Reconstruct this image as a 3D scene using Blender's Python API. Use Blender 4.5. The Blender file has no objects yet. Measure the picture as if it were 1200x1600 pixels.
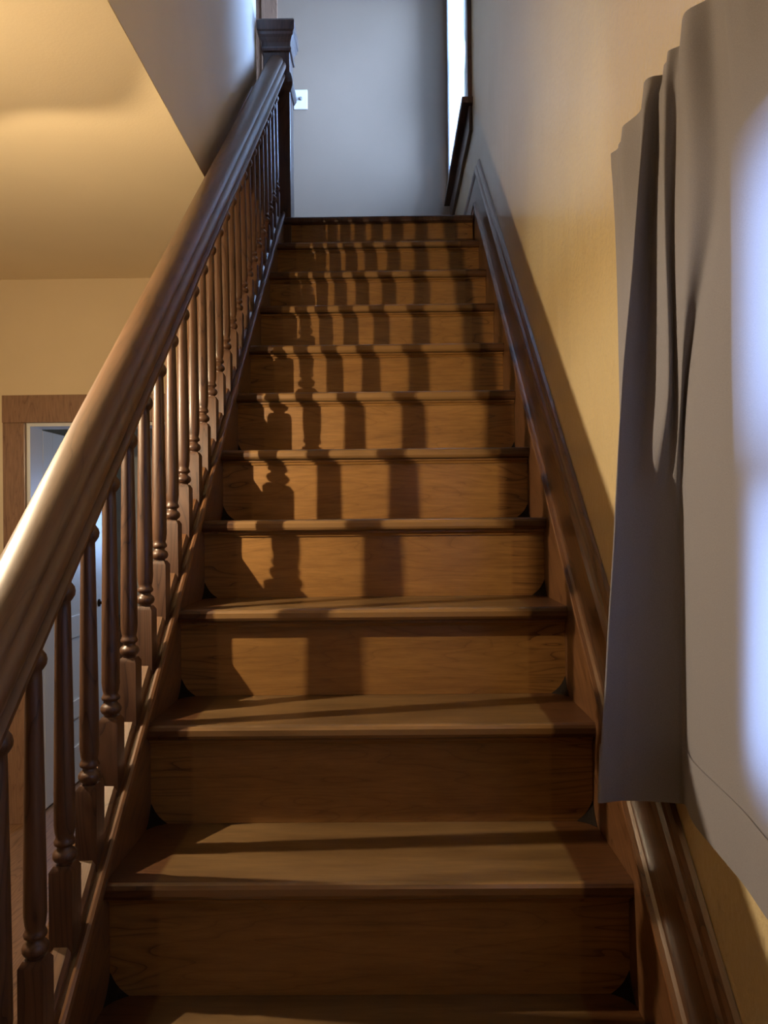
import bpy, bmesh, math, random
from mathutils import Matrix, Vector

random.seed(4)
S = bpy.context.scene
COL = S.collection

# ---------------------------------------------------------------- camera
cam_d = bpy.data.cameras.new('camera')
cam_d.sensor_fit = 'VERTICAL'
cam_d.sensor_height = 36.0
cam_d.lens = 27.0
cam_d.clip_start = 0.02
cam = bpy.data.objects.new('camera', cam_d)
COL.objects.link(cam)
PITCH, YAW, ROLL = 0.00497, -0.00884, -0.00988
fwd = Vector((math.sin(YAW) * math.cos(PITCH), math.cos(YAW) * math.cos(PITCH), math.sin(PITCH)))
rgt = Vector((math.cos(YAW), -math.sin(YAW), 0))
upv = rgt.cross(fwd)
r2 = rgt * math.cos(ROLL) + upv * math.sin(ROLL)
u2 = -rgt * math.sin(ROLL) + upv * math.cos(ROLL)
CAM = Vector((0.0454, 0.0, 1.444))
m = Matrix((r2, u2, -fwd)).transposed().to_4x4()
m.translation = CAM
cam.matrix_world = m
S.camera = cam

# ---------------------------------------------------------------- world and light
S.view_settings.view_transform = 'Standard'
S.view_settings.look = 'None'
S.view_settings.gamma = 1.0
S.view_settings.use_curve_mapping = False
S.view_settings.exposure = 0.0
S.cycles.use_denoising = True
S.cycles.max_bounces = 10
S.cycles.diffuse_bounces = 6
S.cycles.transparent_max_bounces = 12
S.cycles.caustics_reflective = False
S.cycles.caustics_refractive = False
S.cycles.sample_clamp_indirect = 4.0

SKY_COL = (0.36, 0.57, 1.0, 1)
SKY_STR = 46.0
BULB_STR = 41000.0
BULB_COL = (1.0, 0.78, 0.51, 1)
LAMP = Vector((-1.10, 1.40, 1.87))

w = bpy.data.worlds.new('sky')
S.world = w
w.use_nodes = True
wn = w.node_tree
wn.nodes['Background'].inputs[0].default_value = SKY_COL
wn.nodes['Background'].inputs[1].default_value = SKY_STR


def portal(name, loc, rot, sx, sy):
    d = bpy.data.lights.new(name, 'AREA')
    d.shape = 'RECTANGLE'
    d.size, d.size_y = sx, sy
    d.cycles.is_portal = True
    o = bpy.data.objects.new(name, d)
    o.location = loc
    o.rotation_euler = rot
    COL.objects.link(o)


# window openings  (y0, y1, z0, z1) in the right wall, (x0, x1, z0, z1) in the back room's wall
WX = 0.478            # inner face of the right wall
WIN1 = (3.98, 5.02, 3.55, 5.12)
WIN2 = (-0.10, 0.905, 1.12, 1.87)
WIN3 = (-1.20, -0.85, 1.1, 1.7)
portal('portal_landing', (WX + 0.2, 4.5, 4.33), (0, math.radians(90), 0), 1.6, 1.1)
portal('portal_stair', (WX + 0.2, 0.40, 1.495), (0, math.radians(90), 0), 0.77, 1.03)
portal('portal_room', (-1.025, 5.82, 1.40), (math.radians(-90), 0, 0), 0.37, 0.62)

# ---------------------------------------------------------------- dimensions of the stair
RISE, GO = 0.20507, 0.23355
NY4 = 1.3045


def ny(k): return NY4 + (k - 4) * GO           # nosing front of tread k
def nz(y): return 4 * RISE + (y - NY4) * RISE / GO   # nosing line
SL = RISE / GO
HW = 0.45
NTOP = 14
ZL = NTOP * RISE                               # landing height
CEIL = 2.59
XW = -0.57                                     # stairwell's left wall
YH = 3.65                                      # hall end wall
YF = 5.2                                       # landing's far wall
ZT = 5.25
BX = -0.483                                    # balustrade axis

# ---------------------------------------------------------------- helpers


def link(name, bm, mat, parent=None, smooth=False, loc=None):
    me = bpy.data.meshes.new(name)
    bmesh.ops.recalc_face_normals(bm, faces=bm.faces)
    bm.to_mesh(me)
    bm.free()
    o = bpy.data.objects.new(name, me)
    for mm in (mat if isinstance(mat, (list, tuple)) else [mat]):
        me.materials.append(mm)
    if smooth:
        for p in me.polygons:
            p.use_smooth = True
    if parent is not None:
        o.parent = parent
    if loc is not None:
        o.location = loc
    COL.objects.link(o)
    return o


def box(bm, x0, x1, y0, y1, z0, z1, bev=0.0):
    vs = [bm.verts.new((x, y, z)) for z in (z0, z1) for y in (y0, y1) for x in (x0, x1)]
    fs = [(0, 2, 3, 1), (4, 5, 7, 6), (0, 1, 5, 4), (2, 6, 7, 3), (0, 4, 6, 2), (1, 3, 7, 5)]
    faces = [bm.faces.new([vs[i] for i in f]) for f in fs]
    if bev > 0:
        es = list({e for f in faces for e in f.edges})
        bmesh.ops.bevel(bm, geom=es, offset=bev, segments=2, affect='EDGES', profile=0.5)
    return bm


def prism(bm, pts, place):
    """closed polygon pts swept between place(p, 0) and place(p, 1)"""
    a = [bm.verts.new(place(p, 0)) for p in pts]
    b = [bm.verts.new(place(p, 1)) for p in pts]
    n = len(pts)
    for i in range(n):
        j = (i + 1) % n
        bm.faces.new((a[i], a[j], b[j], b[i]))
    bm.faces.new(a[::-1])
    bm.faces.new(b)
    return bm


def lathe(bm, prof, seg=20, cx=0, cy=0):
    rings = []
    for r, z in prof:
        rings.append([bm.verts.new((cx + r * math.cos(2 * math.pi * i / seg), cy + r * math.sin(2 * math.pi * i / seg), z)) for i in range(seg)])
    for A, B in zip(rings, rings[1:]):
        for i in range(seg):
            j = (i + 1) % seg
            bm.faces.new((A[i], A[j], B[j], B[i]))
    bm.faces.new(rings[0][::-1])
    bm.faces.new(rings[-1])
    return bm


def tube(bm, p0, p1, r, seg=14):
    p0, p1 = Vector(p0), Vector(p1)
    d = (p1 - p0).normalized()
    a = d.orthogonal().normalized()
    b = d.cross(a)
    A = [bm.verts.new(p0 + r * (a * math.cos(t) + b * math.sin(t))) for t in [2 * math.pi * i / seg for i in range(seg)]]
    B = [bm.verts.new(p1 + r * (a * math.cos(t) + b * math.sin(t))) for t in [2 * math.pi * i / seg for i in range(seg)]]
    for i in range(seg):
        j = (i + 1) % seg
        bm.faces.new((A[i], A[j], B[j], B[i]))
    bm.faces.new(A[::-1])
    bm.faces.new(B)


def thing(name, label, cat, loc=(0, 0, 0), group=None):
    o = bpy.data.objects.new(name, None)
    o.location = loc
    o['label'] = label
    o['category'] = cat
    if group:
        o['group'] = group
    COL.objects.link(o)
    return o


def tag(o, label, cat, group=None):
    o['label'] = label
    o['category'] = cat
    if group:
        o['group'] = group
    return o


def struct(o, label=None, cat=None):
    o['kind'] = 'structure'
    if label:
        o['label'] = label
        o['category'] = cat
    return o


def sbox(name, dims, mat, label, cat):
    bm = bmesh.new()
    for d in dims:
        box(bm, *d)
    return struct(link(name, bm, mat), label, cat)

# ---------------------------------------------------------------- materials


def newmat(name):
    mt = bpy.data.materials.new(name)
    mt.use_nodes = True
    nt = mt.node_tree
    return mt, nt, nt.nodes['Principled BSDF']


def nd(nt, typ, **kw):
    n = nt.nodes.new(typ)
    for k, v in kw.items():
        setattr(n, k, v)
    return n


def ramp(nt, fac, stops):
    r = nd(nt, 'ShaderNodeValToRGB')
    el = r.color_ramp.elements
    while len(el) < len(stops):
        el.new(0.5)
    for e, (p, c) in zip(el, stops):
        e.position = p
        e.color = (*c, 1)
    nt.links.new(fac, r.inputs[0])
    return r.outputs[0]


def paint(name, col, var=0.06, rough=0.5, bump=0.15, scale=160, coat=0.0, spec=0.5, crough=0.2, streak=0.0):
    mt, nt, bs = newmat(name)
    tc = nd(nt, 'ShaderNodeTexCoord')
    n1 = nd(nt, 'ShaderNodeTexNoise')
    n1.inputs['Scale'].default_value = 2.3
    n1.inputs['Detail'].default_value = 5
    nt.links.new(tc.outputs['Object'], n1.inputs['Vector'])
    lo = tuple(c * (1 - var) for c in col)
    hi = tuple(min(1, c * (1 + var)) for c in col)
    nt.links.new(ramp(nt, n1.outputs[0], [(0.3, lo), (0.7, hi)]), bs.inputs['Base Color'])
    n2 = nd(nt, 'ShaderNodeTexNoise')
    n2.inputs['Scale'].default_value = scale
    n2.inputs['Detail'].default_value = 3
    nt.links.new(tc.outputs['Object'], n2.inputs['Vector'])
    b = nd(nt, 'ShaderNodeBump')
    b.inputs['Strength'].default_value = bump
    b.inputs['Distance'].default_value = 0.004
    hgt = n2.outputs[0]
    if streak:
        ms = nd(nt, 'ShaderNodeMapping')
        ms.inputs['Scale'].default_value = (9, 9, 1.6)
        nt.links.new(tc.outputs['Object'], ms.inputs['Vector'])
        n3 = nd(nt, 'ShaderNodeTexNoise')
        n3.inputs['Scale'].default_value = 1.0
        n3.inputs['Detail'].default_value = 4
        nt.links.new(ms.outputs[0], n3.inputs['Vector'])
        ad = nd(nt, 'ShaderNodeMath', operation='MULTIPLY_ADD')
        ad.inputs[1].default_value = streak
        nt.links.new(n3.outputs[0], ad.inputs[0])
        nt.links.new(n2.outputs[0], ad.inputs[2])
        hgt = ad.outputs[0]
    nt.links.new(hgt, b.inputs['Height'])
    nt.links.new(b.outputs[0], bs.inputs['Normal'])
    bs.inputs['Roughness'].default_value = rough
    bs.inputs['Specular IOR Level'].default_value = spec
    bs.inputs['Coat Weight'].default_value = coat
    bs.inputs['Coat Roughness'].default_value = crough
    return mt


def wood(name, dark, mid, light, along='X', rough=0.38, coat=0.25, runner=None, gscale=1.0, bump=0.12, crough=0.2, tilt=0.0, ring=16.0, edge=None):
    mt, nt, bs = newmat(name)
    L = nt.links
    tc = nd(nt, 'ShaderNodeTexCoord')
    oi = nd(nt, 'ShaderNodeObjectInfo')
    mul = nd(nt, 'ShaderNodeVectorMath', operation='SCALE')
    mul.inputs[0].default_value = (7.1, 13.7, 9.3)
    L.new(oi.outputs['Random'], mul.inputs['Scale'])
    add = nd(nt, 'ShaderNodeVectorMath', operation='ADD')
    L.new(tc.outputs['Object'], add.inputs[0])
    L.new(mul.outputs[0], add.inputs[1])
    mp = nd(nt, 'ShaderNodeMapping')
    st = {'X': (1.3, 11, 11), 'Y': (11, 1.3, 11), 'Z': (11, 11, 1.3)}[along]
    mp.inputs['Scale'].default_value = tuple(s * gscale for s in st)
    if tilt:
        mr0 = nd(nt, 'ShaderNodeMapping')
        mr0.inputs['Rotation'].default_value = (-tilt, 0, 0)
        L.new(add.outputs[0], mr0.inputs['Vector'])
        L.new(mr0.outputs[0], mp.inputs['Vector'])
    else:
        L.new(add.outputs[0], mp.inputs['Vector'])
    n1 = nd(nt, 'ShaderNodeTexNoise')
    n1.inputs['Scale'].default_value = 1.0
    n1.inputs['Detail'].default_value = 2
    n1.inputs['Distortion'].default_value = 0.6
    L.new(mp.outputs[0], n1.inputs['Vector'])
    # growth rings: a fine saw of the slow noise gives cathedral figure
    m1 = nd(nt, 'ShaderNodeMath', operation='MULTIPLY')
    m1.inputs[1].default_value = ring
    L.new(n1.outputs[0], m1.inputs[0])
    fr = nd(nt, 'ShaderNodeMath', operation='FRACT')
    L.new(m1.outputs[0], fr.inputs[0])
    n2 = nd(nt, 'ShaderNodeTexNoise')
    n2.inputs['Scale'].default_value = 9.0
    n2.inputs['Detail'].default_value = 6
    n2.inputs['Roughness'].default_value = 0.7
    L.new(mp.outputs[0], n2.inputs['Vector'])
    c1 = ramp(nt, fr.outputs[0], [(0.0, mid), (0.55, light), (0.88, mid), (1.0, dark)])
    c2 = ramp(nt, n2.outputs[0], [(0.3, tuple(0.62 for _ in range(3))), (0.65, (1, 1, 1))])
    mx = nd(nt, 'ShaderNodeMix', data_type='RGBA', blend_type='MULTIPLY')
    mx.inputs[0].default_value = 0.8
    L.new(c1, mx.inputs[6])
    L.new(c2, mx.inputs[7])
    out = mx.outputs[2]
    if runner:
        sx = nd(nt, 'ShaderNodeSeparateXYZ')
        L.new(tc.outputs['Object'], sx.inputs[0])
        ab = nd(nt, 'ShaderNodeMath', operation='ABSOLUTE')
        L.new(sx.outputs[0], ab.inputs[0])
        wob = nd(nt, 'ShaderNodeMath', operation='MULTIPLY_ADD')
        wob.inputs[1].default_value = 0.012
        L.new(n2.outputs[0], wob.inputs[0])
        L.new(ab.outputs[0], wob.inputs[2])
        mr = nd(nt, 'ShaderNodeMapRange')
        mr.inputs['From Min'].default_value = 0.3665
        mr.inputs['From Max'].default_value = 0.375
        mr.inputs['To Min'].default_value = 1
        mr.inputs['To Max'].default_value = 0
        L.new(wob.outputs[0], mr.inputs['Value'])
        mp3 = nd(nt, 'ShaderNodeMapping')
        mp3.inputs['Scale'].default_value = (2.2, 14, 14)
        L.new(add.outputs[0], mp3.inputs['Vector'])
        n3 = nd(nt, 'ShaderNodeTexNoise')
        n3.inputs['Scale'].default_value = 1.6
        n3.inputs['Detail'].default_value = 4
        L.new(mp3.outputs[0], n3.inputs['Vector'])
        worn = ramp(nt, n3.outputs[0], [(0.25, runner[0]), (0.5, runner[1]), (0.75, runner[2])])
        mw = nd(nt, 'ShaderNodeMix', data_type='RGBA', blend_type='MULTIPLY')
        mw.inputs[0].default_value = 0.75
        L.new(worn, mw.inputs[6])
        L.new(c2, mw.inputs[7])
        m3 = nd(nt, 'ShaderNodeMix', data_type='RGBA')
        fm = nd(nt, 'ShaderNodeMath', operation='MULTIPLY')
        fm.inputs[1].default_value = runner[3]
        L.new(mr.outputs[0], fm.inputs[0])
        L.new(fm.outputs[0], m3.inputs[0])
        L.new(out, m3.inputs[6])
        L.new(mw.outputs[2], m3.inputs[7])
        out = m3.outputs[2]
        if edge:
            e1 = nd(nt, 'ShaderNodeMath', operation='MULTIPLY_ADD')
            e1.inputs[1].default_value = -0.022
            L.new(n3.outputs[0], e1.inputs[0])
            L.new(sx.outputs[1], e1.inputs[2])
            er = nd(nt, 'ShaderNodeMapRange')
            er.inputs['From Min'].default_value = -0.009
            er.inputs['From Max'].default_value = -0.003
            er.inputs['To Min'].default_value = 0.75
            er.inputs['To Max'].default_value = 0
            L.new(e1.outputs[0], er.inputs['Value'])
            ew = nd(nt, 'ShaderNodeMapRange')
            ew.inputs['From Min'].default_value = -0.034
            ew.inputs['From Max'].default_value = -0.028
            L.new(sx.outputs[2], ew.inputs['Value'])
            em_ = nd(nt, 'ShaderNodeMath', operation='MULTIPLY')
            e5 = nd(nt, 'ShaderNodeMath', operation='MULTIPLY')
            L.new(er.outputs[0], e5.inputs[0])
            L.new(fm.outputs[0], e5.inputs[1])
            L.new(e5.outputs[0], em_.inputs[0])
            L.new(ew.outputs[0], em_.inputs[1])
            m4 = nd(nt, 'ShaderNodeMix', data_type='RGBA')
            L.new(em_.outputs[0], m4.inputs[0])
            L.new(out, m4.inputs[6])
            m4.inputs[7].default_value = (*edge, 1)
            out = m4.outputs[2]
    L.new(out, bs.inputs['Base Color'])
    b = nd(nt, 'ShaderNodeBump')
    b.inputs['Strength'].default_value = bump
    b.inputs['Distance'].default_value = 0.002
    L.new(n2.outputs[0], b.inputs['Height'])
    L.new(b.outputs[0], bs.inputs['Normal'])
    bs.inputs['Roughness'].default_value = rough
    bs.inputs['Coat Weight'].default_value = coat
    bs.inputs['Coat Roughness'].default_value = crough
    return mt


def cloth(name, col, trans, weave=700, open_=0.0):
    mt, nt, bs = newmat(name)
    L = nt.links
    out = nt.nodes['Material Output']
    tc = nd(nt, 'ShaderNodeTexCoord')
    mp = nd(nt, 'ShaderNodeMapping')
    mp.inputs['Scale'].default_value = (1, 1, 2.5)
    L.new(tc.outputs['Object'], mp.inputs['Vector'])
    n = nd(nt, 'ShaderNodeTexNoise')
    n.inputs['Scale'].default_value = weave
    n.inputs['Detail'].default_value = 2
    L.new(mp.outputs[0], n.inputs['Vector'])
    c = ramp(nt, n.outputs[0], [(0.3, tuple(x * 0.86 for x in col)), (0.7, tuple(min(1, x * 1.1) for x in col))])
    L.new(c, bs.inputs['Base Color'])
    bs.inputs['Roughness'].default_value = 0.9
    bs.inputs['Specular IOR Level'].default_value = 0.1
    bs.inputs['Sheen Weight'].default_value = 0.15
    t = nd(nt, 'ShaderNodeBsdfTranslucent')
    L.new(c, t.inputs[0])
    mx = nd(nt, 'ShaderNodeMixShader')
    mx.inputs[0].default_value = trans
    L.new(bs.outputs[0], mx.inputs[1])
    L.new(t.outputs[0], mx.inputs[2])
    last = mx
    if open_:
        tp = nd(nt, 'ShaderNodeBsdfTransparent')
        m2 = nd(nt, 'ShaderNodeMixShader')
        m2.inputs[0].default_value = open_
        L.new(mx.outputs[0], m2.inputs[1])
        L.new(tp.outputs[0], m2.inputs[2])
        last = m2
    L.new(last.outputs[0], out.inputs[0])
    return mt


def glass(name):
    mt, nt, bs = newmat(name)
    L = nt.links
    out = nt.nodes['Material Output']
    tr = nd(nt, 'ShaderNodeBsdfTransparent')
    gl = nd(nt, 'ShaderNodeBsdfGlossy')
    gl.inputs['Roughness'].default_value = 0.02
    lw = nd(nt, 'ShaderNodeFresnel')
    lw.inputs[0].default_value = 1.3
    n = nd(nt, 'ShaderNodeTexNoise')
    n.inputs['Scale'].default_value = 3
    b = nd(nt, 'ShaderNodeBump')
    b.inputs['Strength'].default_value = 0.02
    L.new(n.outputs[0], b.inputs['Height'])
    L.new(b.outputs[0], gl.inputs['Normal'])
    mx = nd(nt, 'ShaderNodeMixShader')
    L.new(lw.outputs[0], mx.inputs[0])
    L.new(tr.outputs[0], mx.inputs[1])
    L.new(gl.outputs[0], mx.inputs[2])
    L.new(mx.outputs[0], out.inputs[0])
    return mt


M_wallR = paint('stair_wall_paint', (0.66, 0.54, 0.315), 0.05, 0.42, 0.95, 80, coat=1.0, crough=0.24, streak=3.0)
M_wallL = paint('stairwell_paint', (0.84, 0.81, 0.78), 0.04, 0.55, 0.15)
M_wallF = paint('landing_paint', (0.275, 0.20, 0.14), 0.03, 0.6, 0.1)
M_hall = paint('hall_paint', (0.66, 0.54, 0.36), 0.04, 0.6, 0.12)
M_ceil = paint('ceiling_paint', (0.80, 0.69, 0.49), 0.03, 0.6, 0.12)
M_white = paint('white_paint', (0.70, 0.71, 0.69), 0.03, 0.4, 0.05)
M_plate = paint('plate_plastic', (0.85, 0.84, 0.82), 0.01, 0.3, 0.0)
M_dgrey = paint('toggle_plastic', (0.30, 0.29, 0.28), 0.01, 0.4, 0.0)
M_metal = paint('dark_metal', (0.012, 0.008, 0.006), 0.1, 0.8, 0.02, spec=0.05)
M_tread = wood('worn_pine_tread', (0.03, 0.010, 0.004), (0.075, 0.029, 0.009), (0.095, 0.039, 0.013), 'X', 0.42, 0.2,
               runner=((0.10, 0.055, 0.020), (0.15, 0.086, 0.033), (0.21, 0.128, 0.053), 1.0), edge=(0.30, 0.165, 0.06))
M_riser = wood('pine_riser', (0.09, 0.034, 0.009), (0.235, 0.109, 0.030), (0.295, 0.142, 0.041), 'X', 0.36, 0.3,
               runner=((0.26, 0.128, 0.036), (0.34, 0.172, 0.049), (0.41, 0.212, 0.064), 0.6))
M_dark = wood('dark_varnished_wood', (0.025, 0.009, 0.005), (0.08, 0.035, 0.018), (0.105, 0.05, 0.026), 'Z', 0.46, 0.18)
M_rail = wood('handrail_wood', (0.075, 0.034, 0.016), (0.11, 0.054, 0.026), (0.13, 0.066, 0.033), 'Y', 0.45, 0.35, crough=0.35, tilt=math.radians(41.28), ring=9)
M_string = wood('stringer_wood', (0.06, 0.022, 0.009), (0.13, 0.057, 0.023), (0.16, 0.073, 0.03), 'Y', 0.38, 0.35, tilt=math.radians(41.28))
M_skirt = wood('skirting_wood', (0.045, 0.017, 0.007), (0.12, 0.052, 0.021), (0.15, 0.068, 0.029), 'Y', 0.34, 0.45, tilt=math.radians(41.28))
M_newel = wood('newel_wood', (0.02, 0.009, 0.006), (0.06, 0.028, 0.018), (0.08, 0.038, 0.025), 'Z', 0.35, 0.4)
M_casing = wood('casing_wood', (0.19, 0.10, 0.062), (0.27, 0.155, 0.097), (0.30, 0.175, 0.11), 'Z', 0.42, 0.3)
M_floor = wood('hall_floor_wood', (0.11, 0.05, 0.02), (0.27, 0.15, 0.075), (0.33, 0.19, 0.1), 'Y', 0.4, 0.3)
M_cloth = cloth('curtain_cloth', (0.275, 0.27, 0.31), 0.19)
M_sheer = cloth('sheer_cloth', (0.86, 0.88, 0.90), 0.6, 900, 0.65)
M_glass = glass('window_glass')

# ---------------------------------------------------------------- the shell
sbox('floor', [(-5.2, WX, -5.0, 5.7, -0.1, 0.0)], M_floor, 'wooden floor boards of the hall below the stairs', 'floor')
# landing floor: boards behind the top nosing, and the floor slab over the hall
sbox('floor_landing', [(-2.6, WX, ny(14) + 0.05, YF, CEIL + 0.02, ZL)], M_string, 'wooden landing floor at the top of the stairs', 'floor')
sbox('ceiling', [(-5.2, XW - 0.1, -5.0, YH, CEIL, CEIL + 0.1), (XW - 0.1, XW - 0.0005, 0.65, YH, CEIL, CEIL + 0.004), (XW - 0.1, WX, -5.0, 0.65, CEIL, CEIL + 0.1), (-5.2, WX, YH + 0.0, 5.7, CEIL, CEIL + 0.019)], M_ceil,
     'warm tan hall ceiling beside the stairwell opening', 'ceiling')
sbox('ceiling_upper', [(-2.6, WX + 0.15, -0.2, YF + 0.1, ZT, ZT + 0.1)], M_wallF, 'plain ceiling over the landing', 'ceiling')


def wall_x_open(bm, x0, x1, y0, y1, z0, z1, opens):
    """wall slab across x0..x1 with (y0,y1,z0,z1) openings sorted by y"""
    y = y0
    for (a, b, c, d) in opens:
        box(bm, x0, x1, y, a, z0, z1)
        box(bm, x0, x1, a, b, z0, c)
        box(bm, x0, x1, a, b, d, z1)
        y = b
    box(bm, x0, x1, y, y1, z0, z1)


bm = bmesh.new()
wall_x_open(bm, WX, WX + 0.14, -5.1, 5.8, -0.1, ZT, [WIN2, WIN1])
struct(link('wall_right', bm, M_wallR), 'textured tan wall along the right of the stairs', 'wall')
sbox('wall_left', [(XW - 0.1, XW, 0.55, 3.62, CEIL + 0.004, ZT)], M_wallL, 'grey painted stairwell wall above the hall ceiling edge', 'wall')
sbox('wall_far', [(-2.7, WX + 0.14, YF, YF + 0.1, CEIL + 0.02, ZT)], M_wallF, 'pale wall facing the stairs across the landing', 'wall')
sbox('wall_stairwell_near', [(XW - 0.1, WX, 0.55, 0.65, CEIL + 0.1, ZT)], M_wallL, 'stairwell wall over the foot of the stairs', 'wall')
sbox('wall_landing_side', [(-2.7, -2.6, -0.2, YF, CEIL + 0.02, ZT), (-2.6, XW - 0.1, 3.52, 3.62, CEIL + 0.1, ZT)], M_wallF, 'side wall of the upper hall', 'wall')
DOX0, DOX1, DOZ = -1.689, -0.88, 1.903
sbox('wall_hall', [(-5.3, DOX0, YH, YH + 0.13, -0.1, CEIL), (DOX0, DOX1, YH, YH + 0.13, DOZ, CEIL), (DOX1, WX, YH, YH + 0.13, -0.1, CEIL)], M_hall,
     'warm tan hall wall around the open doorway', 'wall')
sbox('wall_hall_left', [(-5.3, -5.2, -5.0, 5.8, -0.1, CEIL + 0.1)], M_hall, 'left wall of the hall', 'wall')
sbox('wall_hall_near', [(-5.3, WX, -5.1, -5.0, -0.1, CEIL + 0.1)], M_hall, 'hall wall behind the stairs foot', 'wall')
sbox('wall_room_back', [(-5.2, WIN3[0], 5.7, 5.8, -0.1, CEIL + 0.1), (WIN3[0], WIN3[1], 5.7, 5.8, -0.1, WIN3[2]), (WIN3[0], WIN3[1], 5.7, 5.8, WIN3[3], CEIL + 0.1), (WIN3[1], WX, 5.7, 5.8, -0.1, CEIL + 0.1)],
     M_white, 'pale back wall of the room through the doorway', 'wall')

# ---------------------------------------------------------------- staircase
stair = thing('staircase', 'steep flight of worn brown wooden stairs climbing to the landing', 'staircase', (0, ny(1), 0))
Y0 = ny(1)


def tread_bm():
    bm = bmesh.new()
    T = 0.030
    prof = [(0.0, -0.009), (0.003, -0.003), (0.009, 0.0), (GO + 0.032, 0.0), (GO + 0.032, -T), (0.009, -T), (0.003, -T + 0.004), (0.0, -T + 0.010)]
    prism(bm, prof, lambda p, t: ((-HW, HW)[t], p[0], p[1]))
    return bm


def cove_bm():
    bm = bmesh.new()
    prof = [(0.015, -0.0305), (0.0278, -0.0305), (0.0278, -0.044), (0.024, -0.044), (0.021, -0.037), (0.015, -0.035)]
    prism(bm, prof, lambda p, t: ((-HW + 0.001, HW - 0.001)[t], p[0], p[1]))
    return bm


def riser_bm():
    bm = bmesh.new()
    box(bm, -HW, HW, 0, 0.018, 0.0005, RISE - 0.0305)
    return bm


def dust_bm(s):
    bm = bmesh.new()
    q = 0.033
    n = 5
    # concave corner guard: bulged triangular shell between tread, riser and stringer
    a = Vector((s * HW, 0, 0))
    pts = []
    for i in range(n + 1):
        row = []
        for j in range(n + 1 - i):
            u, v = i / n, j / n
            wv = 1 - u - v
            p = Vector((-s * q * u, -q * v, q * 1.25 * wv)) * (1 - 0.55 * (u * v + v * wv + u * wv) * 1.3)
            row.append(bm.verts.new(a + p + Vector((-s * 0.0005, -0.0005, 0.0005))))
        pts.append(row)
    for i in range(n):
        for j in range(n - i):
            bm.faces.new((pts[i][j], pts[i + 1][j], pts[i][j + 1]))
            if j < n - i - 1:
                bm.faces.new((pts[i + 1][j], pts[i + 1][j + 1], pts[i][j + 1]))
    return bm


t0 = link('tread', tread_bm(), M_tread, stair)
t0c = link('cove_molding', cove_bm(), M_riser, t0)
r0 = link('riser', riser_bm(), M_riser, stair)
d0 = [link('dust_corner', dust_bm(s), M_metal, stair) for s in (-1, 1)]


def cp(o, parent, loc):
    c = o.copy()
    c.parent = parent
    c.location = loc
    COL.objects.link(c)
    return c


for k in range(1, NTOP):
    y, z = ny(k) - Y0, k * RISE
    if k == 1:
        t0.location = (0, y, z)
    else:
        t = cp(t0, stair, (0, y, z))
        cp(t0c, t, (0, 0, 0))
for k in range(1, NTOP + 1):
    y, z = ny(k) - Y0 + 0.028, (k - 1) * RISE
    if k == 1:
        r0.location = (0, y, z)
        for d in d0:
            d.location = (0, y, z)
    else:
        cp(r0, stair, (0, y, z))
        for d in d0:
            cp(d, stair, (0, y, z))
bm = bmesh.new()
prof = [(0.0, -0.009), (0.003, -0.003), (0.009, 0.0), (0.10, 0.0), (0.10, -0.03), (0.009, -0.03), (0.003, -0.026), (0.0, -0.02)]
prism(bm, prof, lambda p, t: ((-HW, HW)[t], p[0], p[1]))
ln = link('landing_nosing', bm, M_newel, stair, loc=(0, ny(14) - Y0, ZL))
ln['label'] = 'dark worn top nosing'

# string boards
YS0, YS1 = ny(1) - 0.02, 3.655


def slope_prism(bm, prof, y0, y1):
    """profile (x, height above nosing line) run along the slope, plumb cut"""
    prism(bm, prof, lambda p, t: (p[0], (y0, y1)[t], nz((y0, y1)[t]) + p[1]))


bm = bmesh.new()
slope_prism(bm, [(-0.4505, -0.34), (-0.4505, 0.0), (-0.515, 0.0), (-0.515, -0.34)], YS0, YS1)
st = link('stringer', bm, M_string, stair, loc=(0, -Y0, 0))
bm = bmesh.new()
slope_prism(bm, [(-0.447, -0.012), (-0.4445, -0.004), (-0.4445, 0.008), (-0.447, 0.016), (-0.452, 0.019), (-0.457, 0.016), (-0.459, 0.008),
                 (-0.507, 0.008), (-0.509, 0.016), (-0.514, 0.019), (-0.519, 0.016), (-0.521, 0.008), (-0.521, -0.004), (-0.518, -0.012)], YS0, YS1)
link('shoe_rail', bm, M_string, stair, loc=(0, -Y0, 0))
# boarded side below the stringer
bm = bmesh.new()
pts = [(YS0, 0.0), (YS1 - 0.01, 0.0), (YS1 - 0.01, nz(YS1) - 0.33), (YS0 + 0.02, max(0.02, nz(YS0) - 0.1))]
prism(bm, pts, lambda p, t: ((-0.508, -0.488)[t], p[0], p[1]))
link('side_panel', bm, M_string, stair, loc=(0, -Y0, 0))

# ---------------------------------------------------------------- balustrade
bal = thing('balustrade', 'dark turned wooden balustrade with thick moulded handrail left of the stairs', 'balustrade', (BX, 3.7, ZL))
OFF = (-BX, -3.7, -ZL)
cx = BX
half = [(0.024, 0.632), (0.030, 0.640), (0.031, 0.649), (0.041, 0.653), (0.0455, 0.660), (0.0455, 0.670), (0.041, 0.676), (0.034, 0.679), (0.032, 0.685),
        (0.034, 0.691), (0.042, 0.694), (0.0475, 0.702), (0.049, 0.714), (0.047, 0.727), (0.041, 0.735), (0.036, 0.738), (0.036, 0.743), (0.032, 0.752), (0.024, 0.760), (0.013, 0.7655)]
rprof = [(cx + a, b) for a, b in half] + [(cx, 0.767)] + [(cx - a, b) for a, b in reversed(half)]
bm = bmesh.new()
slope_prism(bm, rprof, 0.575, 3.665)
hr = link('handrail', bm, M_rail, bal, smooth=True, loc=OFF)
md = hr.modifiers.new('split', 'EDGE_SPLIT')
md.split_angle = math.radians(42)


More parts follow.
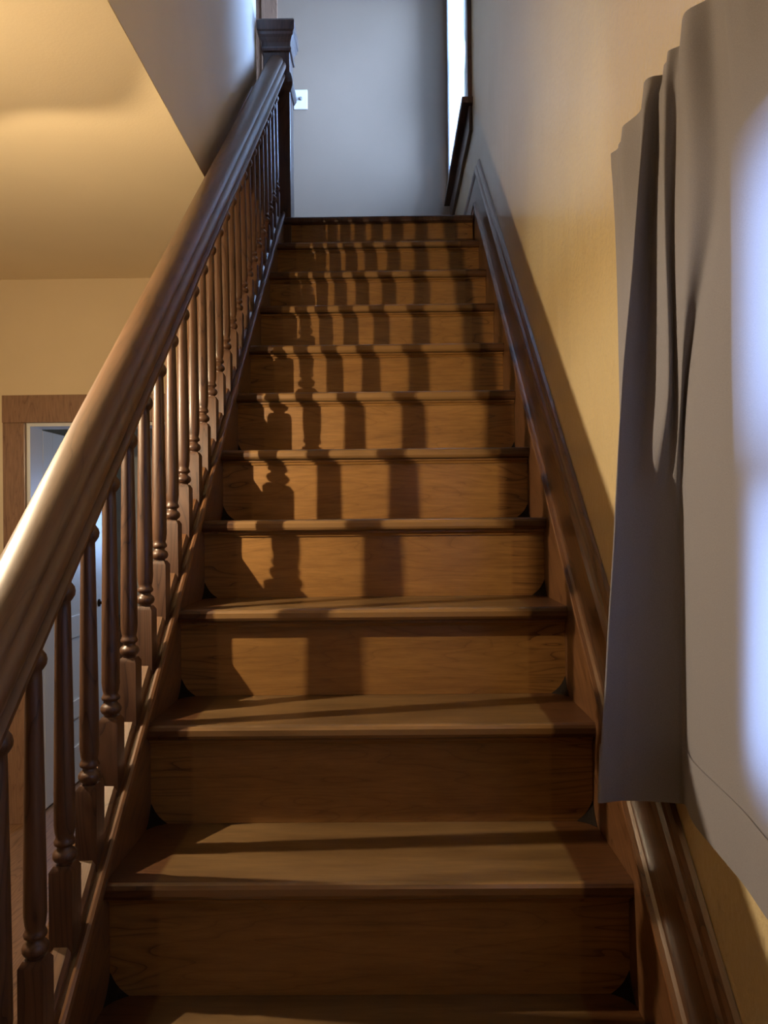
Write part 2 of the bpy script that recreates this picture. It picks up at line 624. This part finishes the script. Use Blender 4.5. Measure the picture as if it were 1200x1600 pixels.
def baluster_bm():
    bm = bmesh.new()
    s = 0.0185
    # square foot, cut to the slope of the shoe rail, chamfered up into the turning
    zs = [(-1, None)]
    lo = []
    for (x, y) in ((-s, -s), (s, -s), (s, s), (-s, s)):
        lo.append(bm.verts.new((x, y, y * SL + 0.008)))
    hi = [bm.verts.new((x, y, 0.128)) for (x, y) in ((-s, -s), (s, -s), (s, s), (-s, s))]
    ch = [bm.verts.new((x * 0.72, y * 0.72, 0.137)) for (x, y) in ((-s, -s), (s, -s), (s, s), (-s, s))]
    for A, B in ((lo, hi), (hi, ch)):
        for i in range(4):
            j = (i + 1) % 4
            bm.faces.new((A[i], A[j], B[j], B[i]))
    bm.faces.new(lo[::-1])
    bm.faces.new(ch)
    prof = [(0.0115, 0.134), (0.0120, 0.140), (0.0165, 0.143), (0.0190, 0.148), (0.0190, 0.153), (0.0165, 0.158), (0.0120, 0.161), (0.0115, 0.165),
            (0.0160, 0.168), (0.0170, 0.172), (0.0150, 0.176), (0.0135, 0.180), (0.0150, 0.186), (0.0165, 0.200), (0.0162, 0.25), (0.0148, 0.36),
            (0.0132, 0.47), (0.0122, 0.545), (0.0118, 0.556), (0.0150, 0.560), (0.0185, 0.566), (0.0195, 0.573), (0.0180, 0.580), (0.0135, 0.586),
            (0.0110, 0.591), (0.0105, 0.596), (0.0125, 0.601), (0.0160, 0.607), (0.0168, 0.613), (0.0150, 0.620), (0.0110, 0.626), (0.0110, 0.655)]
    lathe(bm, prof, 18)
    return bm


b0 = link('baluster', baluster_bm(), M_dark, bal, smooth=True)
e = b0.modifiers.new('split', 'EDGE_SPLIT')
e.split_angle = math.radians(50)
BSP = 0.1035
ks = range(-8, 22)


def fillet_bm():
    bm = bmesh.new()
    L = (BSP - 2 * 0.0185) / 2
    pr = [(-0.0165, 0.007), (-0.0165, 0.020), (-0.011, 0.028), (0.011, 0.028), (0.0165, 0.020), (0.0165, 0.007)]
    prism(bm, pr, lambda p, t: (p[0], (-L, L)[t], (-L, L)[t] * SL + p[1]))
    return bm


f0 = link('shoe_fillet', fillet_bm(), M_string, bal)
first = True
for k in ks:
    y = 1.4375 + BSP * k
    p = (0, y - 3.7, nz(y) - ZL)
    yf = y + BSP / 2
    pf = (0, yf - 3.7, nz(yf) - ZL)
    if first:
        b0.location = p
        f0.location = pf
        first = False
    else:
        cp(b0, bal, p)
        if yf < 3.64:
            cp(f0, bal, pf)

# newel at the head of the flight
NX, NYC = -0.481, 3.722
h = 0.064
bm = bmesh.new()
box(bm, -h, h, -h, h, -0.30, 0.84, 0.003)
nw = link('newel_post', bm, M_newel, bal, loc=(NX - BX, NYC - 3.7, 0))


def sq_rings(bm, prof):
    rings = [[bm.verts.new((sx * r, sy * r, z)) for sx, sy in ((-1, -1), (1, -1), (1, 1), (-1, 1))] for r, z in prof]
    for A, B in zip(rings, rings[1:]):
        for i in range(4):
            j = (i + 1) % 4
            bm.faces.new((A[i], A[j], B[j], B[i]))
    bm.faces.new(rings[0][::-1])
    bm.faces.new(rings[-1])


bm = bmesh.new()
sq_rings(bm, [(0.0645, 0.795), (0.071, 0.80), (0.073, 0.81), (0.068, 0.822), (0.069, 0.84), (0.076, 0.862), (0.083, 0.872), (0.083, 0.885), (0.089, 0.892), (0.090, 0.935), (0.084, 0.945), (0.060, 0.952)])
link('newel_cap', bm, M_newel, nw)
bm = bmesh.new()
sq_rings(bm, [(0.0645, 0.605), (0.070, 0.61), (0.078, 0.628), (0.080, 0.645), (0.076, 0.668), (0.070, 0.69), (0.0645, 0.70)])
link('newel_collar', bm, M_newel, nw)
# starting newel at the foot of the flight
bm = bmesh.new()
box(bm, -h, h, -h, h, 0.0005, 1.02, 0.003)
nf = link('newel_post', bm, M_newel, bal, loc=(NX - BX, 0.515 - 3.7, -ZL))
bm = bmesh.new()
sq_rings(bm, [(0.0645, 0.955), (0.071, 0.96), (0.073, 0.97), (0.068, 0.982), (0.069, 1.0), (0.076, 1.022), (0.083, 1.032), (0.083, 1.045), (0.089, 1.052), (0.090, 1.095), (0.084, 1.105), (0.060, 1.112)])
link('newel_cap', bm, M_newel, nf)

# ---------------------------------------------------------------- wall skirting of the flight
bm = bmesh.new()
XK = WX - 0.001
sk = [(XK, -0.30), (0.4505, -0.30), (0.4505, 0.064), (0.446, 0.067), (0.4445, 0.071), (0.446, 0.076), (0.453, 0.079), (0.4585, 0.084),
      (0.4600, 0.108), (0.4600, 0.205), (0.456, 0.212), (0.4525, 0.222), (0.4525, 0.236), (0.457, 0.248), (0.463, 0.256), (0.465, 0.268), (0.470, 0.278), (XK, 0.284)]
slope_prism(bm, sk, 0.35, 3.59)
o = struct(link('trim_1', bm, M_skirt), 'dark moulded wooden skirting board climbing along the right wall', 'skirting')
# level return on the landing, same section
bm = bmesh.new()
base = nz(3.59) + 0.0
ZB = ZL
sk2 = [(a, max(0.0, b + nz(3.59) - ZL)) for a, b in sk[2:]]
sk2 = [(XK, 0.0), (0.4505, 0.0)] + sk2
prism(bm, sk2, lambda p, t: (p[0], (3.59, YF - 0.001)[t], ZB + p[1]))
struct(link('baseboard_right', bm, M_skirt), 'wooden baseboard on the landing below the window', 'baseboard')
bm = bmesh.new()
box(bm, -0.58, WX - 0.03, YF - 0.02, YF - 0.001, ZL, ZL + 0.18, 0.004)
struct(link('baseboard_far', bm, M_newel), 'dark baseboard of the far landing wall', 'baseboard')

# ---------------------------------------------------------------- landing window
win1 = bpy.data.objects.new('window_1', None)
COL.objects.link(win1)
struct(win1, 'bright landing window with dark casing and sill on the right wall', 'window')
y0, y1, z0, z1 = WIN1
bm = bmesh.new()
for (a, b) in ((y0 - 0.10, y0), (y1, y1 + 0.10)):
    box(bm, WX - 0.022, WX - 0.0005, a, b, z0, z1 + 0.0, 0.003)
box(bm, WX - 0.024, WX - 0.0005, y0 - 0.11, y1 + 0.11, z1, z1 + 0.11, 0.003)
link('window_casing', bm, M_newel, win1)
bm = bmesh.new()
box(bm, WX - 0.056, WX + 0.09, y0 - 0.13, y1 + 0.13, z0 - 0.034, z0 - 0.001, 0.006)
box(bm, WX - 0.018, WX - 0.0005, y0 - 0.10, y1 + 0.10, z0 - 0.16, z0 - 0.034, 0.003)
link('window_stool', bm, M_newel, win1)


def sash(parent, x, ya, yb, za, zb, mat, t=0.03):
    f = bmesh.new()
    wd = 0.045
    box(f, x, x + t, ya, ya + wd, za, zb)
    box(f, x, x + t, yb - wd, yb, za, zb)
    box(f, x, x + t, ya + wd, yb - wd, za, za + wd)
    box(f, x, x + t, ya + wd, yb - wd, zb - wd, zb)
    fo = link('sash', f, mat, parent)
    g = bmesh.new()
    box(g, x + t * 0.4, x + t * 0.6, ya + wd - 0.004, yb - wd + 0.004, za + wd - 0.004, zb - wd + 0.004)
    link('pane', g, M_glass, fo)


zm = (z0 + z1) / 2
sash(win1, WX + 0.045, y0, y1, z0, zm + 0.02, M_white)
sash(win1, WX + 0.080, y0, y1, zm - 0.02, z1, M_white)

win2 = bpy.data.objects.new('window_2', None)
COL.objects.link(win2)
struct(win2, 'daylit window on the right wall hidden behind the grey curtain', 'window')
y0, y1, z0, z1 = WIN2
zm = (z0 + z1) / 2
bm = bmesh.new()
box(bm, WX - 0.0255, WX - 0.0005, y1, y1 + 0.028, z0 - 0.03, z1, 0.003)
box(bm, WX - 0.0255, WX - 0.0005, y0 - 0.07, y0, z0 - 0.03, z1 + 0.07, 0.003)
box(bm, WX - 0.018, WX - 0.0005, y0, y1, z1, z1 + 0.06, 0.003)
box(bm, WX - 0.024, WX + 0.01, y0, y1, z0 - 0.03, z0 - 0.0005, 0.003)
link('window_casing', bm, M_newel, win2)
sash(win2, WX + 0.014, y0, y1, z0, zm + 0.02, M_white)
sash(win2, WX + 0.046, y0, y1, zm - 0.02, z1, M_white)
win3 = bpy.data.objects.new('window_3', None)
COL.objects.link(win3)
struct(win3, 'window of the back room lighting the open white door', 'window')
f = bmesh.new()
x0, x1, z0, z1 = WIN3
for (a, b, c, d) in ((x0, x0 + 0.05, z0, z1), (x1 - 0.05, x1, z0, z1), (x0, x1, z0, z0 + 0.05), (x0, x1, z1 - 0.05, z1)):
    box(f, a, b, 5.73, 5.76, c, d)
fo = link('sash', f, M_white, win3)
g = bmesh.new()
box(g, x0 + 0.04, x1 - 0.04, 5.742, 5.748, z0 + 0.04, z1 - 0.04)
link('pane', g, M_glass, fo)

# sheer panel at the landing window
bm = bmesh.new()
n = 90
ya, yb = 4.0, 5.13
for zi, z in enumerate((3.552, 4.0, 4.6, 5.19)):
    pass
zsv = [3.553 + (5.18 - 3.553) * i / 8 for i in range(9)]
grid = []
for z in zsv:
    row = []
    for i in range(n + 1):
        y = ya + (yb - ya) * i / n
        x = 0.4505 + 0.003 * math.sin(i * 0.9 + 0.4 * math.sin(z * 2)) + 0.0015 * math.sin(i * 0.37)
        row.append(bm.verts.new((x, y, z)))
    grid.append(row)
for A, B in zip(grid, grid[1:]):
    for i in range(n):
        bm.faces.new((A[i], A[i + 1], B[i + 1], B[i]))
tag(link('sheer_curtain', bm, M_sheer, smooth=True), 'white sheer curtain glowing in the landing window', 'curtain')

# ---------------------------------------------------------------- landing door (only its casing shows) and light switch
d2 = bpy.data.objects.new('door_2', None)
COL.objects.link(d2)
struct(d2, 'brown door with casing on the far landing wall behind the newel post', 'door')
bm = bmesh.new()
box(bm, -0.80, -0.69, YF - 0.022, YF - 0.0005, ZL, ZL + 2.1, 0.003)
box(bm, -1.66, -1.55, YF - 0.022, YF - 0.0005, ZL, ZL + 2.1, 0.003)
box(bm, -1.67, -0.68, YF - 0.024, YF - 0.0005, ZL + 2.1, ZL + 2.21, 0.003)
link('door_casing', bm, M_casing, d2)
bm = bmesh.new()
box(bm, -1.55, -0.80, YF - 0.010, YF - 0.0005, ZL + 0.005, ZL + 2.1)
for (a, b, c, d) in ((-1.47, -1.21, 0.2, 0.9), (-1.14, -0.88, 0.2, 0.9), (-1.47, -1.21, 1.05, 1.95), (-1.14, -0.88, 1.05, 1.95)):
    box(bm, a, b, YF - 0.016, YF - 0.010, ZL + c, ZL + d, 0.004)
link('door_leaf', bm, M_casing, d2)

sw = thing('light_switch', 'white wall plate on the pale far wall right of the newel post', 'switch', (-0.539, YF, 4.275))
bm = bmesh.new()
box(bm, -0.046, 0.046, -0.008, -0.0005, -0.066, 0.066, 0.003)
link('cover_plate', bm, M_plate, sw)
bm = bmesh.new()
lathe(bm, [(0.013, 0.0), (0.013, 0.006), (0.009, 0.013), (0.006, 0.013)], 16)
bmesh.ops.rotate(bm, verts=bm.verts, cent=(0, 0, 0), matrix=Matrix.Rotation(math.radians(90), 3, 'X'))
kn = link('dimmer_knob', bm, M_dgrey, sw, smooth=True, loc=(0.002, -0.008, 0.004))
kn['label'] = 'small grey round knob'

# ---------------------------------------------------------------- hall doorway
d1 = bpy.data.objects.new('door_1', None)
COL.objects.link(d1)
struct(d1, 'open white panelled door in brown wooden casing at the end of the hall', 'door')
bm = bmesh.new()
CT = 2.034
box(bm, -1.795, DOX0, YH - 0.022, YH - 0.0005, 0, DOZ, 0.003)
box(bm, DOX1, DOX1 + 0.106, YH - 0.022, YH - 0.0005, 0, DOZ, 0.003)
box(bm, -1.797, DOX1 + 0.108, YH - 0.024, YH - 0.0005, DOZ, CT, 0.003)
link('door_casing', bm, M_casing, d1)
bm = bmesh.new()
box(bm, DOX0 + 0.0005, DOX0 + 0.016, YH, YH + 0.13, 0, DOZ - 0.0005)
box(bm, DOX1 - 0.016, DOX1 - 0.0005, YH, YH + 0.13, 0, DOZ - 0.0005)
box(bm, DOX0 + 0.016, DOX1 - 0.016, YH, YH + 0.13, DOZ - 0.016, DOZ - 0.0005)
link('door_jamb', bm, M_white, d1)
bm = bmesh.new()
xa, xb = DOX0 - 0.02, DOX0 + 0.016
ya, yb = YH + 0.135, YH + 0.135 + 0.77
box(bm, xa, xb - 0.008, ya, yb, 0.012, DOZ - 0.02)
fr = [(ya, ya + 0.11, 0.012, DOZ - 0.02), (yb - 0.11, yb, 0.012, DOZ - 0.02)]
zc = [0.012, 0.21, 0.36, 0.46, 0.80, 0.92, 1.28, 1.40, DOZ - 0.14, DOZ - 0.02]
for i in range(0, 10, 2):
    fr.append((ya + 0.11, yb - 0.11, zc[i], zc[i + 1]))
for (a, b, c, d) in fr:
    box(bm, xb - 0.008, xb, a, b, c, d, 0.002)
leaf = link('door_leaf', bm, M_white, d1)
bm = bmesh.new()
lathe(bm, [(0.022, 0), (0.022, 0.004), (0.008, 0.006), (0.008, 0.03), (0.024, 0.036), (0.028, 0.048), (0.022, 0.06), (0.01, 0.063)], 18)
bmesh.ops.rotate(bm, verts=bm.verts, cent=(0, 0, 0), matrix=Matrix.Rotation(math.radians(90), 3, 'Y'))
link('door_knob', bm, M_metal, leaf, smooth=True, loc=(xb, yb - 0.06, 0.95))

# dresser in the back room
dr = thing('dresser', 'dark wooden dresser in the room seen through the balusters', 'dresser', (-1.72, 5.35, 0))
bm = bmesh.new()
box(bm, -0.40, 0.40, -0.26, 0.26, 0.12, 0.70)
link('carcass', bm, M_dark, dr)
bm = bmesh.new()
box(bm, -0.43, 0.43, -0.29, 0.28, 0.70, 0.735, 0.008)
link('dresser_top', bm, M_dark, dr)
for i in range(3):
    bm = bmesh.new()
    box(bm, -0.38, 0.38, -0.278, -0.26, 0.14 + i * 0.185, 0.31 + i * 0.185, 0.004)
    dw = link('drawer', bm, M_dark, dr)
    for sx in (-0.2, 0.2):
        bm = bmesh.new()
        lathe(bm, [(0.008, 0), (0.008, 0.012), (0.016, 0.018), (0.016, 0.026), (0.008, 0.03)], 14)
        bmesh.ops.rotate(bm, verts=bm.verts, cent=(0, 0, 0), matrix=Matrix.Rotation(math.radians(90), 3, 'X'))
        link('drawer_knob', bm, M_metal, dw, smooth=True, loc=(sx, -0.278, 0.225 + i * 0.185))
for sx in (-0.36, 0.36):
    for sy in (-0.22, 0.22):
        bm = bmesh.new()
        lathe(bm, [(0.018, 0), (0.024, 0.03), (0.028, 0.08), (0.022, 0.12)], 14, sx, sy)
        link('leg', bm, M_dark, dr, smooth=True)

# ---------------------------------------------------------------- curtain on the right wall
# plan outline of the cloth, from its far edge towards the viewer, at five heights
OUT = {
    2.085: [(.446, 1.368), (.450, 1.31), (.438, 1.275), (.450, 1.225), (.430, 1.135), (.449, 1.120), (.438, 1.070), (.450, 1.048), (.430, .985), (.449, .955), (.447, .92), (.432, .86), (.448, .78), (.434, .68), (.448, .58), (.434, .45), (.448, .33), (.434, .2), (.448, .08), (.434, -.05), (.445, -.2)],
    2.04:  [(.446, 1.364), (.447, 1.32), (.434, 1.28), (.456, 1.225), (.420, 1.128), (.447, 1.135), (.432, 1.078), (.450, 1.065), (.426, .985), (.451, .955), (.448, .92), (.432, .86), (.448, .78), (.434, .68), (.448, .58), (.434, .45), (.448, .33), (.434, .2), (.448, .08), (.434, -.05), (.445, -.2)],
    1.85:  [(.447, 1.352), (.446, 1.325), (.444, 1.27), (.458, 1.20), (.408, 1.133), (.441, 1.156), (.435, 1.085), (.449, 1.086), (.429, .985), (.4495, .945), (.4500, .905), (.4495, .86), (.446, .78), (.441, .68), (.446, .58), (.441, .45), (.446, .33), (.441, .2), (.446, .08), (.441, -.05), (.445, -.2)],
    1.62:  [(.447, 1.345), (.447, 1.325), (.447, 1.28), (.455, 1.21), (.3875, 1.137), (.428, 1.154), (.440, 1.092), (.453, 1.103), (.454, 1.078), (.464, 1.085), (.4495, 1.01), (.4495, .87), (.446, .78), (.441, .68), (.446, .58), (.441, .45), (.446, .33), (.441, .2), (.446, .08), (.441, -.05), (.445, -.2)],
    1.45:  [(.446, 1.340), (.446, 1.325), (.446, 1.28), (.450, 1.215), (.3764, 1.138), (.404, 1.141), (.432, 1.138), (.450, 1.132), (.462, 1.127), (.470, 1.118), (.455, 1.04), (.4495, .87), (.446, .78), (.441, .68), (.446, .58), (.441, .45), (.446, .33), (.441, .2), (.446, .08), (.441, -.05), (.445, -.2)],
    1.22:  [(.440, 1.335), (.441, 1.315), (.441, 1.27), (.440, 1.215), (.361, 1.139), (.394, 1.143), (.426, 1.140), (.449, 1.135), (.463, 1.130), (.471, 1.120), (.457, 1.05), (.447, .89), (.436, .80), (.430, .68), (.436, .58), (.430, .45), (.437, .33), (.430, .2), (.437, .08), (.430, -.05), (.436, -.2)],
    1.018: [(.432, 1.330), (.434, 1.310), (.434, 1.27), (.430, 1.215), (.3485, 1.140), (.384, 1.146), (.420, 1.143), (.447, 1.138), (.463, 1.133), (.472, 1.124), (.457, 1.05), (.447, .89), (.436, .80), (.430, .68), (.436, .58), (.430, .45), (.437, .33), (.430, .2), (.437, .08), (.430, -.05), (.436, -.2)],
}
ZS = sorted(OUT)


def cr(p0, p1, p2, p3, t):
    # Catmull-Rom with reduced tension so folds keep their crests
    def f(a, b, c, d):
        m0, m1 = 0.42 * (c - a), 0.42 * (d - b)
        return (2 * t ** 3 - 3 * t ** 2 + 1) * b + (t ** 3 - 2 * t ** 2 + t) * m0 + (-2 * t ** 3 + 3 * t ** 2) * c + (t ** 3 - t ** 2) * m1
    return tuple(f(a, b, c, d) for a, b, c, d in zip(p0, p1, p2, p3))


def outline(z):
    i = 0
    while i < len(ZS) - 2 and z > ZS[i + 1]:
        i += 1
    t = (z - ZS[i]) / (ZS[i + 1] - ZS[i])
    t = min(max(t, 0), 1)
    A = [OUT[ZS[max(i - 1, 0)]], OUT[ZS[i]], OUT[ZS[i + 1]], OUT[ZS[min(i + 2, len(ZS) - 1)]]]
    return [cr(a, b, c, d, t) for a, b, c, d in zip(*A)]


def cloth_rows(zlist, sub=7, off=0.0):
    rows = []
    for z in zlist:
        P = outline(z)
        n = len(P)
        row = []
        for i in range(n - 1):
            for s in range(sub):
                row.append(cr(P[max(i - 1, 0)], P[i], P[i + 1], P[min(i + 2, n - 1)], s / sub))
        row.append(P[-1])
        if off:
            nr = []
            for i, (x, y) in enumerate(row):
                a, b = row[max(i - 1, 0)], row[min(i + 1, len(row) - 1)]
                dx, dy = b[0] - a[0], b[1] - a[1]
                l = math.hypot(dx, dy) or 1
                nr.append((x + dy / l * off, y - dx / l * off))
            row = nr
        k = min(max((z - 1.93) / 0.12, 0), 1)
        rows.append([(x + k * 0.0028 * math.sin(y * 95 + 3 * math.sin(y * 23)), y, z) for x, y in row])
    return rows


def sheet(rows):
    bm = bmesh.new()
    G = [[bm.verts.new(p) for p in r] for r in rows]
    for A, B in zip(G, G[1:]):
        for i in range(len(A) - 1):
            bm.faces.new((A[i], A[i + 1], B[i + 1], B[i]))
    return bm


cur = thing('curtain', 'grey cloth curtain hanging in folds over the window on the right wall', 'curtain', (0.44, 0.6, 1.0))
CO = (-0.44, -0.6, -1.0)
zl = [1.018 + (2.085 - 1.018) * i / 54 for i in range(55)]
link('curtain_panel', sheet(cloth_rows(zl)), M_cloth, cur, smooth=True, loc=CO)
hz = [1.018 + 0.085 * i / 5 for i in range(6)]
link('hem', sheet(cloth_rows(hz, off=0.0018)), M_cloth, cur, smooth=True, loc=CO)

rod = thing('curtain_rod', 'dark thin curtain rod carrying the grey curtain', 'curtain rod', (0.464, 0.5, 2.055))
bm = bmesh.new()
tube(bm, (0, -0.75, 0), (0, 0.845, 0), 0.005)
link('pole', bm, M_metal, rod, smooth=True)
for yy in (-0.72, 0.80):
    bm = bmesh.new()
    box(bm, 0.002, WX - 0.464 - 0.0005, yy - 0.006, yy + 0.006, -0.006, 0.006)
    link('bracket', bm, M_metal, rod)

# ---------------------------------------------------------------- the hall's lamp (left of the frame)
lamp = thing('floor_lamp', 'tall floor lamp with amber glass bowl shade standing in the hall left of the balustrade', 'lamp', (LAMP.x, LAMP.y, 0))
bm = bmesh.new()
lathe(bm, [(0.14, 0.0), (0.14, 0.015), (0.12, 0.025), (0.03, 0.035), (0.02, 0.05)], 28)
link('base', bm, M_metal, lamp, smooth=True)
bm = bmesh.new()
lathe(bm, [(0.011, 0.04), (0.011, LAMP.z - 0.12), (0.02, LAMP.z - 0.115), (0.022, LAMP.z - 0.05), (0.006, LAMP.z - 0.012)], 16)
link('pole', bm, M_metal, lamp, smooth=True)
mb, nt, bs = newmat('warm_bulb')
em = nd(nt, 'ShaderNodeEmission')
em.inputs[0].default_value = BULB_COL
em.inputs[1].default_value = BULB_STR
nt.links.new(em.outputs[0], nt.nodes['Material Output'].inputs[0])
bm = bmesh.new()
bmesh.ops.create_icosphere(bm, subdivisions=2, radius=0.008)
link('bulb', bm, mb, lamp, smooth=True, loc=(0, 0, LAMP.z))



def shade_mat(name, k):
    ms, nt, bs = newmat(name)
    tp = nd(nt, 'ShaderNodeBsdfTransparent')
    tp.inputs[0].default_value = (1.0, 0.93, 0.80, 1)
    tl = nd(nt, 'ShaderNodeBsdfTranslucent')
    tl.inputs[0].default_value = (0.9, 0.86, 0.78, 1)
    mx = nd(nt, 'ShaderNodeMixShader')
    mx.inputs[0].default_value = k
    nt.links.new(tp.outputs[0], mx.inputs[1])
    nt.links.new(tl.outputs[0], mx.inputs[2])
    nt.links.new(mx.outputs[0], nt.nodes['Material Output'].inputs[0])
    return ms


# clear ribbed glass bowl round the bulb with a frosted, lobed top added to dim the ceiling
bm = bmesh.new()
NS = 90
prof = [(0.10, 0.0), (0.118, 0.018), (0.130, 0.04), (0.138, 0.065), (0.142, 0.085), (0.145, 0.13)]
top = [(0.145, 0.13), (0.125, 0.145), (0.095, 0.155), (0.05, 0.160)]
for pr, mi in ((prof, 0), (top, 1)):
    rows = []
    for r, z in pr:
        row = []
        for j in range(NS):
            a = 2 * math.pi * j / NS
            f = 1 + 0.04 * math.cos(a * 9) * (z / 0.13) ** 2
            row.append(bm.verts.new((r * f * math.cos(a), r * f * math.sin(a), LAMP.z + z + 0.012 * math.cos(a * 9) * (z / 0.13) ** 2)))
        rows.append(row)
    for q, (A, B) in enumerate(zip(rows, rows[1:])):
        for j in range(NS):
            k = (j + 1) % NS
            if mi == 0 and 1 <= q <= 3 and 5 < 360 * (j + 0.5) / NS < 31:
                continue                                   # gap added in the bowl to throw a brighter patch on the right wall
            bm.faces.new((A[j], A[k], B[k], B[j])).material_index = mi
link('lamp_shade', bm, [shade_mat('amber_shade_glass', 0.22), shade_mat('frosted_shade_glass', 0.68)], lamp, smooth=True)
